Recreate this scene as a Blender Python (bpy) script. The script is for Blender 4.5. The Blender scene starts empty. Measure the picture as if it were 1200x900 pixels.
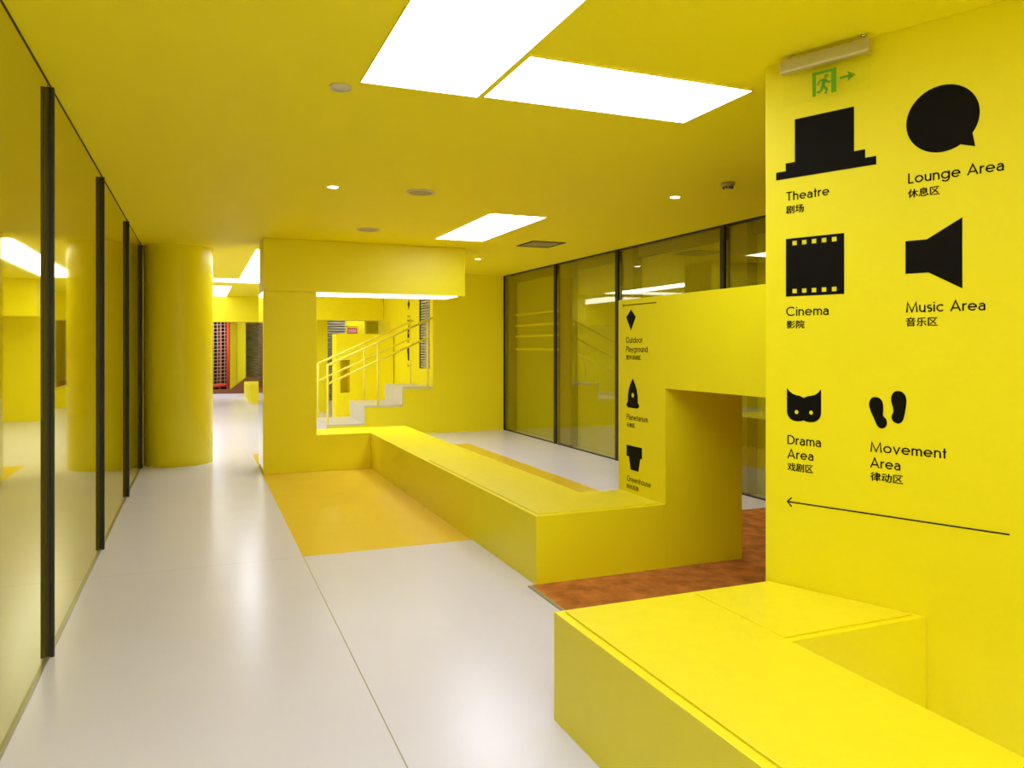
import bpy, bmesh, math, random
from mathutils import Vector, Matrix

random.seed(4)
SC = bpy.context.scene
COL = SC.collection
PI = math.pi
CEIL = 2.822

# ------------------------------------------------------------------ camera, world, exposure
cam_data = bpy.data.cameras.new('camera')
cam = bpy.data.objects.new('camera', cam_data)
COL.objects.link(cam)
cam_data.sensor_width = 36.0
cam_data.lens = 27.0
cam_data.shift_y = -(450 - 406.5) / 1200.0
cam_data.clip_start = 0.02
cam.location = (0, 0, 1.52)
cam.rotation_euler = (PI / 2, 0, -math.radians(22.13))
SC.camera = cam

world = bpy.data.worlds.new('world')
SC.world = world
world.use_nodes = True
world.node_tree.nodes['Background'].inputs[0].default_value = (0.02, 0.02, 0.02, 1)
world.node_tree.nodes['Background'].inputs[1].default_value = 1.0

vs = SC.view_settings
vs.view_transform = 'Standard'
vs.look = 'None'
vs.gamma = 1.0
vs.use_curve_mapping = False
vs.exposure = 0.55
try:
    SC.cycles.max_bounces = 14
    SC.cycles.diffuse_bounces = 12
    SC.cycles.glossy_bounces = 6
    SC.cycles.transparent_max_bounces = 12
except Exception:
    pass

PANEL_LIGHT = 2.9       # long luminous ceiling panels near the camera
CROSS_LIGHT = 5.4       # crosswise panel beside the long one
MID_LIGHT = 6.4         # luminous ceiling panel before the portal
HALL_LIGHT = 6.0        # panels along the corridor behind the pillar
FAR_LIGHT = 2.0         # luminous ceiling panels further in
STRIP_LIGHT = 3.5       # lit underside of the portal soffit
DOWNLIGHT_W = 30.0


# ------------------------------------------------------------------ materials
def new_mat(name):
    m = bpy.data.materials.new(name)
    m.use_nodes = True
    nt = m.node_tree
    return m, nt, nt.nodes['Principled BSDF']


def paint(name, col, rough=0.45, spec=0.5, noise=0.03, scale=6.0, bump=0.0, bscale=120.0, metallic=0.0, bdist=0.002):
    """Principled with a faint tonal mottle and an optional fine bump."""
    m, nt, b = new_mat(name)
    b.inputs['Roughness'].default_value = rough
    b.inputs['Specular IOR Level'].default_value = spec
    b.inputs['Metallic'].default_value = metallic
    tc = nt.nodes.new('ShaderNodeTexCoord')
    nz = nt.nodes.new('ShaderNodeTexNoise')
    nz.inputs['Scale'].default_value = scale
    nz.inputs['Detail'].default_value = 4
    nt.links.new(tc.outputs['Object'], nz.inputs['Vector'])
    mx = nt.nodes.new('ShaderNodeMix')
    mx.data_type = 'RGBA'
    lo = [max(0, c * (1 - noise)) for c in col]
    hi = [min(1, c * (1 + noise)) for c in col]
    mx.inputs[6].default_value = (*lo, 1)
    mx.inputs[7].default_value = (*hi, 1)
    nt.links.new(nz.outputs['Fac'], mx.inputs[0])
    nt.links.new(mx.outputs[2], b.inputs['Base Color'])
    if bump:
        n2 = nt.nodes.new('ShaderNodeTexNoise')
        n2.inputs['Scale'].default_value = bscale
        n2.inputs['Detail'].default_value = 3
        nt.links.new(tc.outputs['Object'], n2.inputs['Vector'])
        bp = nt.nodes.new('ShaderNodeBump')
        bp.inputs['Strength'].default_value = bump
        bp.inputs['Distance'].default_value = bdist
        nt.links.new(n2.outputs['Fac'], bp.inputs['Height'])
        nt.links.new(bp.outputs['Normal'], b.inputs['Normal'])
    return m


def emit(name, col, strength):
    m, nt, b = new_mat(name)
    b.inputs['Base Color'].default_value = (0.8, 0.8, 0.8, 1)
    b.inputs['Emission Color'].default_value = (*col, 1)
    b.inputs['Emission Strength'].default_value = strength
    return m


YEL = (0.91, 0.825, 0.007)
M = {}
M['yellow'] = paint('yellow_paint', YEL, 0.42, 0.4, 0.02, 3.0, 0.05, 60)
M['yellow_wall'] = paint('yellow_wall_paint', YEL, 0.5, 0.35, 0.02, 3.0, 0.25, 180, bdist=0.0015)
M['ceiling'] = paint('yellow_ceiling_paint', YEL, 0.6, 0.25, 0.015, 2.0)
M['yellow_gloss'] = paint('yellow_satin_paint', YEL, 0.33, 0.45, 0.02, 3.0)
M['pad'] = paint('yellow_vinyl_pad', (0.89, 0.79, 0.014), 0.38, 0.45, 0.05, 14.0, 0.35, 45, bdist=0.003)
M['orange'] = paint('orange_epoxy', (0.88, 0.63, 0.055), 0.2, 0.5, 0.05, 2.5, 0.08, 9, bdist=0.004)
M['floor'] = paint('pale_grey_epoxy', (0.76, 0.76, 0.95), 0.235, 0.2, 0.04, 1.6, 0.14, 8, bdist=0.004)
M['joint'] = paint('floor_joint', (0.36, 0.34, 0.30), 0.4, 0.3)
M['dark_metal'] = paint('dark_anodised_metal', (0.03, 0.027, 0.022), 0.5, 0.3, 0.0, 20)
M['grey_metal'] = paint('grey_metal_edge', (0.42, 0.40, 0.34), 0.35, 0.5, 0.05, 20, metallic=0.4)
M['steel'] = paint('brushed_aluminium', (0.62, 0.58, 0.50), 0.38, 0.5, 0.06, 40, metallic=0.85)
M['black'] = paint('black_vinyl', (0.008, 0.007, 0.006), 0.55, 0.06, 0.05, 8)
M['white_plastic'] = paint('white_plastic', (0.72, 0.68, 0.58), 0.5, 0.4)
M['grille'] = paint('grey_grille', (0.48, 0.42, 0.22), 0.6, 0.3, 0.12, 220)
M['tread'] = paint('pale_stair_tread', (0.62, 0.61, 0.62), 0.3, 0.5, 0.04, 5)
M['rug'] = paint('rust_carpet', (0.54, 0.20, 0.042), 0.95, 0.1, 0.8, 8.0, 0.6, 260, bdist=0.004)
M['rail'] = paint('yellow_rail_paint', (0.95, 0.86, 0.10), 0.35, 0.5, 0.02)
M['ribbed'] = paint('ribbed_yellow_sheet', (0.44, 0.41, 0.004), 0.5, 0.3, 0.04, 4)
M['jamb'] = paint('dark_olive_jamb', (0.17, 0.12, 0.004), 0.5, 0.3, 0.04, 4)
M['red'] = paint('red_paint', (0.62, 0.05, 0.02), 0.45, 0.4)
M['cord'] = paint('pale_net_cord', (0.55, 0.40, 0.33), 0.7, 0.2)
M['brown'] = paint('brown_timber', (0.22, 0.085, 0.03), 0.5, 0.3, 0.15, 12)
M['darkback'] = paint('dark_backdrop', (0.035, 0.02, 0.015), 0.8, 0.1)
M['signred'] = paint('red_sign_face', (0.60, 0.06, 0.06), 0.4, 0.4)
M['green'] = paint('green_film', (0.13, 0.42, 0.005), 0.6, 0.4)
M['panel'] = emit('luminous_panel', (0.965, 1.0, 1.18), PANEL_LIGHT)
M['panel_far'] = emit('luminous_panel_far', (0.965, 1.0, 1.18), FAR_LIGHT)
M['panel_cross'] = emit('luminous_panel_cross', (0.965, 1.0, 1.18), CROSS_LIGHT)
M['panel_hall'] = emit('luminous_panel_hall', (0.965, 1.0, 1.18), HALL_LIGHT)
M['panel_mid'] = emit('luminous_panel_mid', (0.965, 1.0, 1.18), MID_LIGHT)
M['strip'] = emit('luminous_strip', (1.0, 0.985, 0.93), STRIP_LIGHT)
M['lamp'] = emit('lamp_lens', (1.0, 0.97, 0.92), 14.0)


def corrugated(name, col, scale):
    m, nt, b = new_mat(name)
    b.inputs['Roughness'].default_value = 0.45
    tc = nt.nodes.new('ShaderNodeTexCoord')
    nz = nt.nodes.new('ShaderNodeTexNoise')
    nz.inputs['Scale'].default_value = 3.0
    mp = nt.nodes.new('ShaderNodeMapping')
    mp.inputs['Scale'].default_value = (1.2, 1.2, scale)
    nt.links.new(tc.outputs['Object'], mp.inputs['Vector'])
    nt.links.new(mp.outputs['Vector'], nz.inputs['Vector'])
    cr = nt.nodes.new('ShaderNodeValToRGB')
    cr.color_ramp.elements[0].position = 0.35
    cr.color_ramp.elements[0].color = (*[c * 0.6 for c in col], 1)
    cr.color_ramp.elements[1].position = 0.7
    cr.color_ramp.elements[1].color = (*[min(1, c * 1.35) for c in col], 1)
    nt.links.new(nz.outputs['Fac'], cr.inputs['Fac'])
    nt.links.new(cr.outputs['Color'], b.inputs['Base Color'])
    return m


M['louvre'] = corrugated('weathered_louvre', (0.46, 0.43, 0.36), 12)


def glass_back_painted():
    """Yellow mirror-tinted glass: a sharp Fresnel reflection over a deep yellow body."""
    m, nt, b = new_mat('yellow_reflective_glass')
    nt.nodes.remove(b)
    out = nt.nodes['Material Output']
    df = nt.nodes.new('ShaderNodeBsdfDiffuse')
    df.inputs['Color'].default_value = (0.26, 0.22, 0.003, 1)
    gl = nt.nodes.new('ShaderNodeBsdfGlossy')
    gl.inputs['Color'].default_value = (0.95, 0.92, 0.50, 1)
    gl.inputs['Roughness'].default_value = 0.03
    lw = nt.nodes.new('ShaderNodeLayerWeight')
    lw.inputs['Blend'].default_value = 0.5
    mr = nt.nodes.new('ShaderNodeMapRange')
    mr.inputs['From Min'].default_value = 0.2
    mr.inputs['From Max'].default_value = 0.9
    mr.inputs['To Min'].default_value = 0.15
    mr.inputs['To Max'].default_value = 0.82
    nt.links.new(lw.outputs['Facing'], mr.inputs['Value'])
    mx = nt.nodes.new('ShaderNodeMixShader')
    nt.links.new(mr.outputs[0], mx.inputs[0])
    nt.links.new(df.outputs[0], mx.inputs[1])
    nt.links.new(gl.outputs[0], mx.inputs[2])
    nt.links.new(mx.outputs[0], out.inputs['Surface'])
    return m


def schlick(nt, f0):
    """reflectance that behaves the same on the front and the back face of a thin pane"""
    lw = nt.nodes.new('ShaderNodeLayerWeight')
    lw.inputs['Blend'].default_value = 0.5
    pw = nt.nodes.new('ShaderNodeMath')
    pw.operation = 'POWER'
    pw.inputs[1].default_value = 5.0
    nt.links.new(lw.outputs['Facing'], pw.inputs[0])
    ma = nt.nodes.new('ShaderNodeMath')
    ma.operation = 'MULTIPLY_ADD'
    ma.inputs[1].default_value = 1 - f0
    ma.inputs[2].default_value = f0
    nt.links.new(pw.outputs[0], ma.inputs[0])
    return ma


def glass_tinted():
    """Clear tinted glazing: see-through with a sharp Fresnel reflection."""
    m, nt, b = new_mat('tinted_glazing')
    nt.nodes.remove(b)
    out = nt.nodes['Material Output']
    tr = nt.nodes.new('ShaderNodeBsdfTransparent')
    tr.inputs['Color'].default_value = (0.93, 0.93, 0.70, 1)
    gl = nt.nodes.new('ShaderNodeBsdfGlossy')
    gl.inputs['Color'].default_value = (0.98, 0.96, 0.72, 1)
    gl.inputs['Roughness'].default_value = 0.012
    fr = schlick(nt, 0.12)
    mx = nt.nodes.new('ShaderNodeMixShader')
    nt.links.new(fr.outputs[0], mx.inputs[0])
    nt.links.new(tr.outputs[0], mx.inputs[1])
    nt.links.new(gl.outputs[0], mx.inputs[2])
    nt.links.new(mx.outputs[0], out.inputs['Surface'])
    return m


def clear_plate():
    m, nt, b = new_mat('clear_acrylic')
    nt.nodes.remove(b)
    out = nt.nodes['Material Output']
    tr = nt.nodes.new('ShaderNodeBsdfTransparent')
    tr.inputs['Color'].default_value = (0.995, 0.995, 0.985, 1)
    gl = nt.nodes.new('ShaderNodeBsdfGlossy')
    gl.inputs['Roughness'].default_value = 0.02
    fr = schlick(nt, 0.012)
    mx = nt.nodes.new('ShaderNodeMixShader')
    nt.links.new(fr.outputs[0], mx.inputs[0])
    nt.links.new(tr.outputs[0], mx.inputs[1])
    nt.links.new(gl.outputs[0], mx.inputs[2])
    nt.links.new(mx.outputs[0], out.inputs['Surface'])
    return m


M['glass_left'] = glass_back_painted()
M['glass_right'] = glass_tinted()
M['acrylic'] = clear_plate()
M['mirror_side'] = paint('polished_side_cladding', (0.75, 0.68, 0.42), 0.10, 0.6, 0.02, 5, metallic=0.75)


# ------------------------------------------------------------------ mesh helpers
def box(bm, x0, x1, y0, y1, z0, z1):
    v = [bm.verts.new((x, y, z)) for z in (z0, z1) for y in (y0, y1) for x in (x0, x1)]
    for f in ((0, 2, 3, 1), (4, 5, 7, 6), (0, 1, 5, 4), (2, 6, 7, 3), (0, 4, 6, 2), (1, 3, 7, 5)):
        bm.faces.new([v[i] for i in f])


def prism(bm, poly, z0, z1):
    """vertical prism over an xy polygon"""
    a = [bm.verts.new((p[0], p[1], z0)) for p in poly]
    b = [bm.verts.new((p[0], p[1], z1)) for p in poly]
    n = len(poly)
    bm.faces.new(a[::-1])
    bm.faces.new(b)
    for i in range(n):
        j = (i + 1) % n
        bm.faces.new((a[i], a[j], b[j], b[i]))


def prism_y(bm, poly, y0, y1):
    """prism over an xz polygon, extruded along y"""
    a = [bm.verts.new((p[0], y0, p[1])) for p in poly]
    b = [bm.verts.new((p[0], y1, p[1])) for p in poly]
    n = len(poly)
    bm.faces.new(a)
    bm.faces.new(b[::-1])
    for i in range(n):
        j = (i + 1) % n
        bm.faces.new((a[j], a[i], b[i], b[j]))


def tube(bm, pts, r, n=10, caps=True):
    pts = [Vector(p) for p in pts]
    rings = []
    for i, p in enumerate(pts):
        d = (pts[min(i + 1, len(pts) - 1)] - pts[max(i - 1, 0)]).normalized()
        up = Vector((0, 0, 1)) if abs(d.z) < 0.9 else Vector((0, 1, 0))
        a = d.cross(up).normalized()
        b = d.cross(a).normalized()
        rings.append([bm.verts.new(p + a * r * math.cos(2 * PI * k / n) + b * r * math.sin(2 * PI * k / n)) for k in range(n)])
    for r0, r1 in zip(rings, rings[1:]):
        for k in range(n):
            f = bm.faces.new((r0[k], r0[(k + 1) % n], r1[(k + 1) % n], r1[k]))
            f.smooth = True
    if caps:
        bm.faces.new(rings[0][::-1])
        bm.faces.new(rings[-1])


def lathe(bm, prof, cx=0, cy=0, n=48, smooth=True):
    """profile of (radius, z) turned about a vertical axis"""
    rings = []
    for r, z in prof:
        if r < 1e-6:
            rings.append([bm.verts.new((cx, cy, z))])
        else:
            rings.append([bm.verts.new((cx + r * math.cos(2 * PI * k / n), cy + r * math.sin(2 * PI * k / n), z)) for k in range(n)])
    for a, b in zip(rings, rings[1:]):
        for k in range(n):
            j = (k + 1) % n
            if len(a) == 1 and len(b) == 1:
                continue
            if len(a) == 1:
                f = bm.faces.new((a[0], b[j], b[k]))
            elif len(b) == 1:
                f = bm.faces.new((a[k], a[j], b[0]))
            else:
                f = bm.faces.new((a[k], a[j], b[j], b[k]))
            f.smooth = smooth


def obj(name, bm, mat, parent=None, bevel=0.0, mats=None, keep=None):
    """link a bmesh as ONE mesh object; children keep coordinates relative to the parent's base"""
    bmesh.ops.recalc_face_normals(bm, faces=bm.faces)
    if bevel:
        ed = [e for e in bm.edges if len(e.link_faces) == 2 and e.calc_face_angle(0) > 0.5]
        if keep:                                   # edges that butt invisibly against a neighbour stay sharp
            ed = [e for e in ed if not all(keep(v.co) for v in e.verts)]
        bmesh.ops.bevel(bm, geom=ed, offset=bevel, segments=2, profile=0.6, affect='EDGES', clamp_overlap=True)
    me = bpy.data.meshes.new(name)
    bm.to_mesh(me)
    bm.free()
    for mm in (mats or [mat]):
        me.materials.append(mm)
    o = bpy.data.objects.new(name, me)
    COL.objects.link(o)
    if parent:
        o.parent = parent
        base = Vector((0, 0, 0))
        p = parent
        while p:
            base += p.location
            p = p.parent
        me.transform(Matrix.Translation(-base))
    return o


def tag(o, label, cat, group=None):
    o['label'] = label
    o['category'] = cat
    if group:
        o['group'] = group
    return o


def thing(name, label, cat, loc=(0, 0, 0), group=None):
    o = bpy.data.objects.new(name, None)
    o.empty_display_size = 0.1
    COL.objects.link(o)
    o.location = loc
    return tag(o, label, cat, group)


def struct(name, bm=None, mat=None, parent=None, bevel=0.0, mats=None):
    if bm is None:
        o = bpy.data.objects.new(name, None)
        COL.objects.link(o)
    else:
        o = obj(name, bm, mat, parent, bevel, mats)
    if parent is None:
        o['kind'] = 'structure'
    return o


def B(*args):
    bm = bmesh.new()
    for a in args:
        box(bm, *a)
    return bm


# ------------------------------------------------------------------ the setting
XL = -0.69        # left glass plane
XR = 5.19         # right glass plane

# floor: one slab of tiles; the painted orange field and the joint lines are inlaid in it
def make_floor():
    xs = [-3.0, XL, 0.692, 0.698, 3.92, 9.0]
    ys = [-4.0, 5.715, 5.720, 11.45, 31.0]
    bm = bmesh.new()
    g = [[bm.verts.new((x, y, 0)) for x in xs] for y in ys]
    for j in range(len(ys) - 1):
        for i in range(len(xs) - 1):
            f = bm.faces.new((g[j][i], g[j][i + 1], g[j + 1][i + 1], g[j + 1][i]))
            xm = (xs[i] + xs[i + 1]) / 2
            ym = (ys[j] + ys[j + 1]) / 2
            f.material_index = 0
            if 5.72 < ym < 11.45 and 0.694 < xm < 3.92:
                f.material_index = 1
            elif ym < 5.72 and 0.692 < xm < 0.698:
                f.material_index = 2
            elif 5.715 < ym < 5.72 and xm < 0.698:
                f.material_index = 2
    base = [bm.verts.new((x, y, -0.08)) for x, y in ((-3, -4), (9, -4), (9, 31), (-3, 31))]
    bm.faces.new(base[::-1])
    o = struct('floor', bm, None, mats=[M['floor'], M['orange'], M['joint']])
    for p in o.data.polygons:       # top faces up
        pass
    return o


fl = make_floor()
struct('ceiling', B((-3.0, 9.0, -4.0, 31.0, CEIL, CEIL + 0.1)), M['ceiling'])

# left glazed wall: panes between dark fins
fin_y = [0.02, 2.17, 4.335, 6.485, 8.67, 10.66]
edges_y = [-4.0] + fin_y + [11.0]
for i in range(len(edges_y) - 1):
    w = struct('window_%d' % (i + 1))
    w.location = (XL, edges_y[i], 0)
    y0, y1 = edges_y[i], edges_y[i + 1]
    obj('pane', B((XL - 0.012, XL, y0 + (0.02 if i else 0), y1, 0.0, CEIL)), M['glass_left'], w)
    if i < len(fin_y):
        bm = B((XL - 0.012, XL + 0.012, y1 - 0.004, y1 + 0.020, 0.0, CEIL - 0.03),
               (XL + 0.013, XL + 0.029, y1 - 0.004, y1 + 0.020, 0.0, CEIL - 0.03))
        obj('mullion', bm, M['dark_metal'], w, 0.003)
struct('trim_3', B((XL, XL + 0.004, -4.0, 11.0, CEIL - 0.006, CEIL)), M['dark_metal'])
struct('baseboard_left', B((XL, XL + 0.012, -4.0, 10.6, 0.0, 0.006)), M['grey_metal'])
struct('wall_left', B((XL - 0.2, XL - 0.02, -4.0, 11.6, 0.0, CEIL)), M['yellow_wall'])
struct('wall_left_far', B((-2.7, -2.5, 11.6, 31.0, 0.0, CEIL)), M['yellow_wall'])
struct('wall_left_return', B((-2.5, XL - 0.2, 11.4, 11.6, 0.0, CEIL)), M['yellow_wall'])
struct('wall_rear', B((-3.0, 9.0, -4.2, -4.0, 0.0, CEIL)), M['yellow_wall'])

# right glazed wall
fin_r = [13.085, 10.91, 8.98, 6.74, 4.60, 2.45]
for i in range(len(fin_r)):
    y1 = fin_r[i]
    y0 = fin_r[i + 1] if i + 1 < len(fin_r) else -3.98
    w = struct('window_%d' % (i + 11))
    w.location = (XR, y0, 0)
    obj('pane', B((XR, XR + 0.012, y0, y1 - 0.03, 0.0, CEIL)), M['glass_right'], w)
    wd = 0.012 if i == 0 else 0.035
    obj('mullion', B((XR - 0.035, XR - 0.001, y1 - wd, y1 + (0.012 if i == 0 else wd), 0.0, CEIL - 0.004)), M['dark_metal'], w, 0.003)
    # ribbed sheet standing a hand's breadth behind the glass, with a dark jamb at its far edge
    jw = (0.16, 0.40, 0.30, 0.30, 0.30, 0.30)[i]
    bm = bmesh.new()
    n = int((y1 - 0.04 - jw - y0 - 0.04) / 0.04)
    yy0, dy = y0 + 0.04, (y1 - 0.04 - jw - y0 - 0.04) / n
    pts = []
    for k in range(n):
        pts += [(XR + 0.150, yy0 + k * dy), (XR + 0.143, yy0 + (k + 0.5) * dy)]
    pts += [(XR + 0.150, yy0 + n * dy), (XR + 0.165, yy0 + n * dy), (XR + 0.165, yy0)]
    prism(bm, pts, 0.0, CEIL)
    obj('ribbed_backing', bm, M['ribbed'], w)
    obj('jamb', B((XR + 0.02, XR + 0.165, y1 - 0.04 - jw, y1 - 0.04, 0.0, CEIL)), M['jamb'], w)
    obj('head_strip', B((XR + 0.10, XR + 0.14, y0 + 0.04, y1 - 0.04 - jw, CEIL - 0.14, CEIL)), M['jamb'], w)
    if i == 0:
        for zz in (1.46, 1.69, 1.88, 2.08):  # added bars that imitate the pale bands showing in this bay
            obj('band_bar', B((XR + 0.118, XR + 0.142, y0 + 0.04, y1 - 0.04 - jw, zz, zz + 0.035)), M['yellow'], w, 0.004)
struct('trim_1', B((XR - 0.02, XR - 0.001, -3.98, 13.07, CEIL - 0.022, CEIL)), M['dark_metal'])
struct('trim_2', B((XR - 0.02, XR - 0.001, -3.98, 13.07, 0.0, 0.015)), M['dark_metal'])
# room behind the right glazing
struct('wall_right_far', B((7.6, 7.8, -4.0, 31.0, 0.0, CEIL)), M['yellow_wall'])

# far wall with the stairwell opening at its left
struct('wall_back', B((3.82, 7.6, 13.1, 13.25, 0.0, CEIL)), M['yellow_wall'])

# side wall of the stairwell, running on behind the far wall
SWX = 3.82
bm = bmesh.new()
W0, W1, WZ = 13.18, 13.86, 1.13
box(bm, SWX, SWX + 0.15, 13.25, 13.29, 0, CEIL)
box(bm, SWX, SWX + 0.15, 13.29, 14.02, 0, 1.12)
box(bm, SWX, SWX + 0.15, 13.29, 14.02, 2.62, CEIL)
box(bm, SWX, SWX + 0.15, 14.02, 17.6, 0, CEIL)
struct('wall_stairwell', bm, M['yellow_wall'])
lw = struct('window_21')
lw.location = (SWX, 13.29, 1.12)
bm = bmesh.new()
for k in range(30):
    z = 1.135 + k * 0.05
    box(bm, SWX + 0.02, SWX + 0.045, 13.295, 14.0, z, z + 0.036)
obj('louvre', bm, M['louvre'], lw)
obj('window_frame', B((SWX + 0.005, SWX + 0.10, 14.001, 14.02, 1.12, 2.62)), M['dark_metal'], lw)
obj('backing', B((SWX + 0.11, SWX + 0.13, 13.29, 14.02, 1.12, 2.62)), M['louvre'], lw)
# door in that wall
d = struct('door_1')
d.location = (SWX, 17.3, 0.0)
leaf = obj('door_leaf', B((SWX - 0.012, SWX - 0.001, 16.4, 17.4, 0.0, 2.15)), M['yellow'], d, 0.002)
bm = bmesh.new()
lathe(bm, [(0.001, 1.02), (0.03, 1.02), (0.03, 1.035), (0.001, 1.035)], SWX - 0.02, 16.83, 12)
tube(bm, [(SWX - 0.013, 16.83, 1.03), (SWX - 0.06, 16.83, 1.03), (SWX - 0.06, 16.98, 1.03)], 0.014, 8)
box(bm, SWX - 0.02, SWX - 0.012, 16.80, 16.86, 0.86, 1.12)
obj('door_handle', bm, M['dark_metal'], leaf)

# far end of the building
struct('wall_back_far', B((-2.5, 7.6, 30.0, 30.2, 0.0, CEIL)), M['yellow_wall'])
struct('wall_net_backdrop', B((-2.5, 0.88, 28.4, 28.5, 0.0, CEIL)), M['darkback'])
struct('wall_room', B((3.91, 7.6, 19.5, 19.65, 0.0, CEIL)), M['yellow_wall'])
struct('wall_back_room', B((2.6, 7.6, 22.2, 22.4, 0.0, CEIL)), M['yellow_wall'])

# ------------------------------------------------------------------ angled sign wall on the right
TH = math.radians(22.5)
P0 = Vector((2.70, 2.225, 0))
DV = Vector((math.sin(TH), -math.cos(TH), 0))
NV = Vector((-math.cos(TH), -math.sin(TH), 0))


def onpanel(s, z, off=0.0):
    return P0 + DV * s + NV * off + Vector((0, 0, z))


poly = [onpanel(-0.69, 0), onpanel(5.5, 0), onpanel(5.5, 0, -0.13), onpanel(-0.69, 0, -0.13)]
bm = bmesh.new()
prism(bm, [(p.x, p.y) for p in poly], 0.0, CEIL)
struct('wall_right', bm, M['yellow_wall'], bevel=0.003)

# ------------------------------------------------------------------ round column
bm = bmesh.new()
lathe(bm, [(0.418, 0.0), (0.422, 0.004), (0.422, CEIL)], -0.258, 11.02, 96)
tag(obj('round_column', bm, M['yellow_gloss']), 'thick round yellow column at the end of the left glass wall', 'column')

# ------------------------------------------------------------------ portal frame (pillar, soffit, sill)
pf = thing('portal_frame', 'yellow portal frame with pillar and lit soffit at far end of long bench', 'frame', (1.0, 9.6, 0))
bm = bmesh.new()
prism_y(bm, [(0.705, 0), (1.9865, 0), (1.9865, 0.440), (1.325, 0.440), (1.325, 2.187), (0.705, 2.187)], 9.6, 10.3)
obj('pillar', bm, M['yellow'], pf, 0.003, keep=lambda c: c.x > 1.98)
obj('soffit', B((0.705, 3.237, 9.6, 10.3, 2.19, CEIL - 0.002)), M['yellow'], pf, 0.003)
obj('side_cladding', B((0.697, 0.704, 9.605, 10.295, 0.06, 2.18)), M['mirror_side'], pf)
obj('light_strip', B((1.33, 3.15, 9.66, 10.24, 2.180, 2.189)), M['strip'], pf)

# ------------------------------------------------------------------ long bench
PADM = M['pad']
lb = thing('long_bench', 'long low yellow bench running from portal frame to doorway pier', 'bench', (2.3, 7.0, 0))
bm = bmesh.new()
prism(bm, [(1.987, 4.475), (2.9518, 4.475), (2.9518, 5.07), (2.61, 5.07), (2.61, 10.3), (1.987, 10.3)], 0.0, 0.440)
obj('bench_body', bm, M['yellow'], lb, 0.004, keep=lambda c: c.x > 2.95 or (c.y > 9.5 and c.x < 2.0))
bm = bmesh.new()
prism(bm, [(2.018, 4.507), (2.925, 4.507), (2.925, 5.05), (2.60, 5.05), (2.60, 7.05), (2.018, 7.05)], 0.4402, 0.4475)
obj('seat_pad', bm, PADM, lb, 0.003)

# ------------------------------------------------------------------ pier and beam carrying the small signs
bm = bmesh.new()
# profile in y-z with oblique near end against the back of the angled wall
def cwall(bm):
    xa, xb = 2.952, 3.60
    ya, yb = 1.99, 0.46
    pr = [(5.11, 0.0), (5.11, 1.874), ('n', 1.874), ('n', 1.234), (4.475, 1.234), (4.475, 0.0)]
    A = [bm.verts.new((xa, ya if y == 'n' else y, z)) for y, z in pr]
    Bv = [bm.verts.new((xb, yb if y == 'n' else y, z)) for y, z in pr]
    bm.faces.new(A)
    bm.faces.new(Bv[::-1])
    n = len(pr)
    for i in range(n):
        j = (i + 1) % n
        bm.faces.new((A[j], A[i], Bv[i], Bv[j]))


cwall(bm)
tag(obj('pier_wall', bm, M['yellow'], None, 0.003, keep=lambda c: c.y < 4.5 and c.x < 2.96 and c.z < 0.1), 'half-height yellow wall with square doorway cut and three small signs', 'partition')

# ------------------------------------------------------------------ near bench
nb = thing('corner_bench', 'yellow L-shaped bench in the right foreground against the angled wall', 'bench', (1.7, 1.5, 0))
w1 = onpanel(-0.685, 0, 0.002)
w2 = onpanel(0.0, 0, 0.002)
wing_end_y = 2.224
bm = bmesh.new()
prism(bm, [(1.338, -1.2), (2.005, -1.2), (2.005, wing_end_y), (w2.x, w2.y), (w1.x, 2.838), (1.338, 2.838)], 0.0, 0.440)
obj('bench_body', bm, M['yellow'], nb, 0.004)
bm = bmesh.new()
prism(bm, [(1.375, -1.17), (1.994, -1.17), (1.994, 2.805), (1.375, 2.805)], 0.4402, 0.449)
obj('seat_pad', bm, PADM, nb, 0.003)
bm = bmesh.new()
prism(bm, [(2.0, 2.255), (w2.x - 0.045, 2.255), (w1.x - 0.028, 2.805), (2.0, 2.805)], 0.4402, 0.449)
obj('seat_pad', bm, PADM, nb, 0.003)

# ------------------------------------------------------------------ rust carpet with its metal edge
cp = thing('carpet', 'rust brown carpet laid between the two yellow benches', 'carpet', (3.0, 3.6, 0))
bm = bmesh.new()
prism(bm, [(1.95, 2.925), (5.10, 2.925), (5.10, 5.80), (3.61, 5.80), (3.61, 4.468), (1.95, 4.468)], 0.0003, 0.007)
obj('pile', bm, M['rug'], cp)
obj('edge_strip', B((1.925, 1.949, 2.925, 4.468, 0.0003, 0.009)), M['grey_metal'], cp, 0.002)

# ------------------------------------------------------------------ stairs and railings beyond the portal
st = thing('staircase', 'short yellow staircase with pale treads and tube railings seen through the portal opening', 'stairs', (2.9, 13.1, 0))
sx = [1.985, 2.61, 3.275, 3.8192]
sz = [0.215, 0.515, 0.82]
bm = bmesh.new()
prism_y(bm, [(sx[0], 0), (sx[3], 0), (sx[3], sz[2] - 0.03), (sx[2], sz[2] - 0.03), (sx[2], sz[1] - 0.03), (sx[1], sz[1] - 0.03), (sx[1], sz[0] - 0.03), (sx[0], sz[0] - 0.03)], 13.1, 14.45)
obj('stair_body', bm, M['yellow_wall'], st)
for k in range(3):
    zb = 0.0 if k == 0 else sz[k - 1]
    obj('tread', B((sx[k] - 0.012, sx[k + 1] - (0.013 if k < 2 else 0), 13.09, 14.46, sz[k] - 0.03, sz[k])), M['tread'], st, 0.003)
    obj('riser', B((sx[k] - 0.012, sx[k] - 0.0005, 13.095, 14.455, zb, sz[k] - 0.0305)), M['tread'], st)


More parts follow.
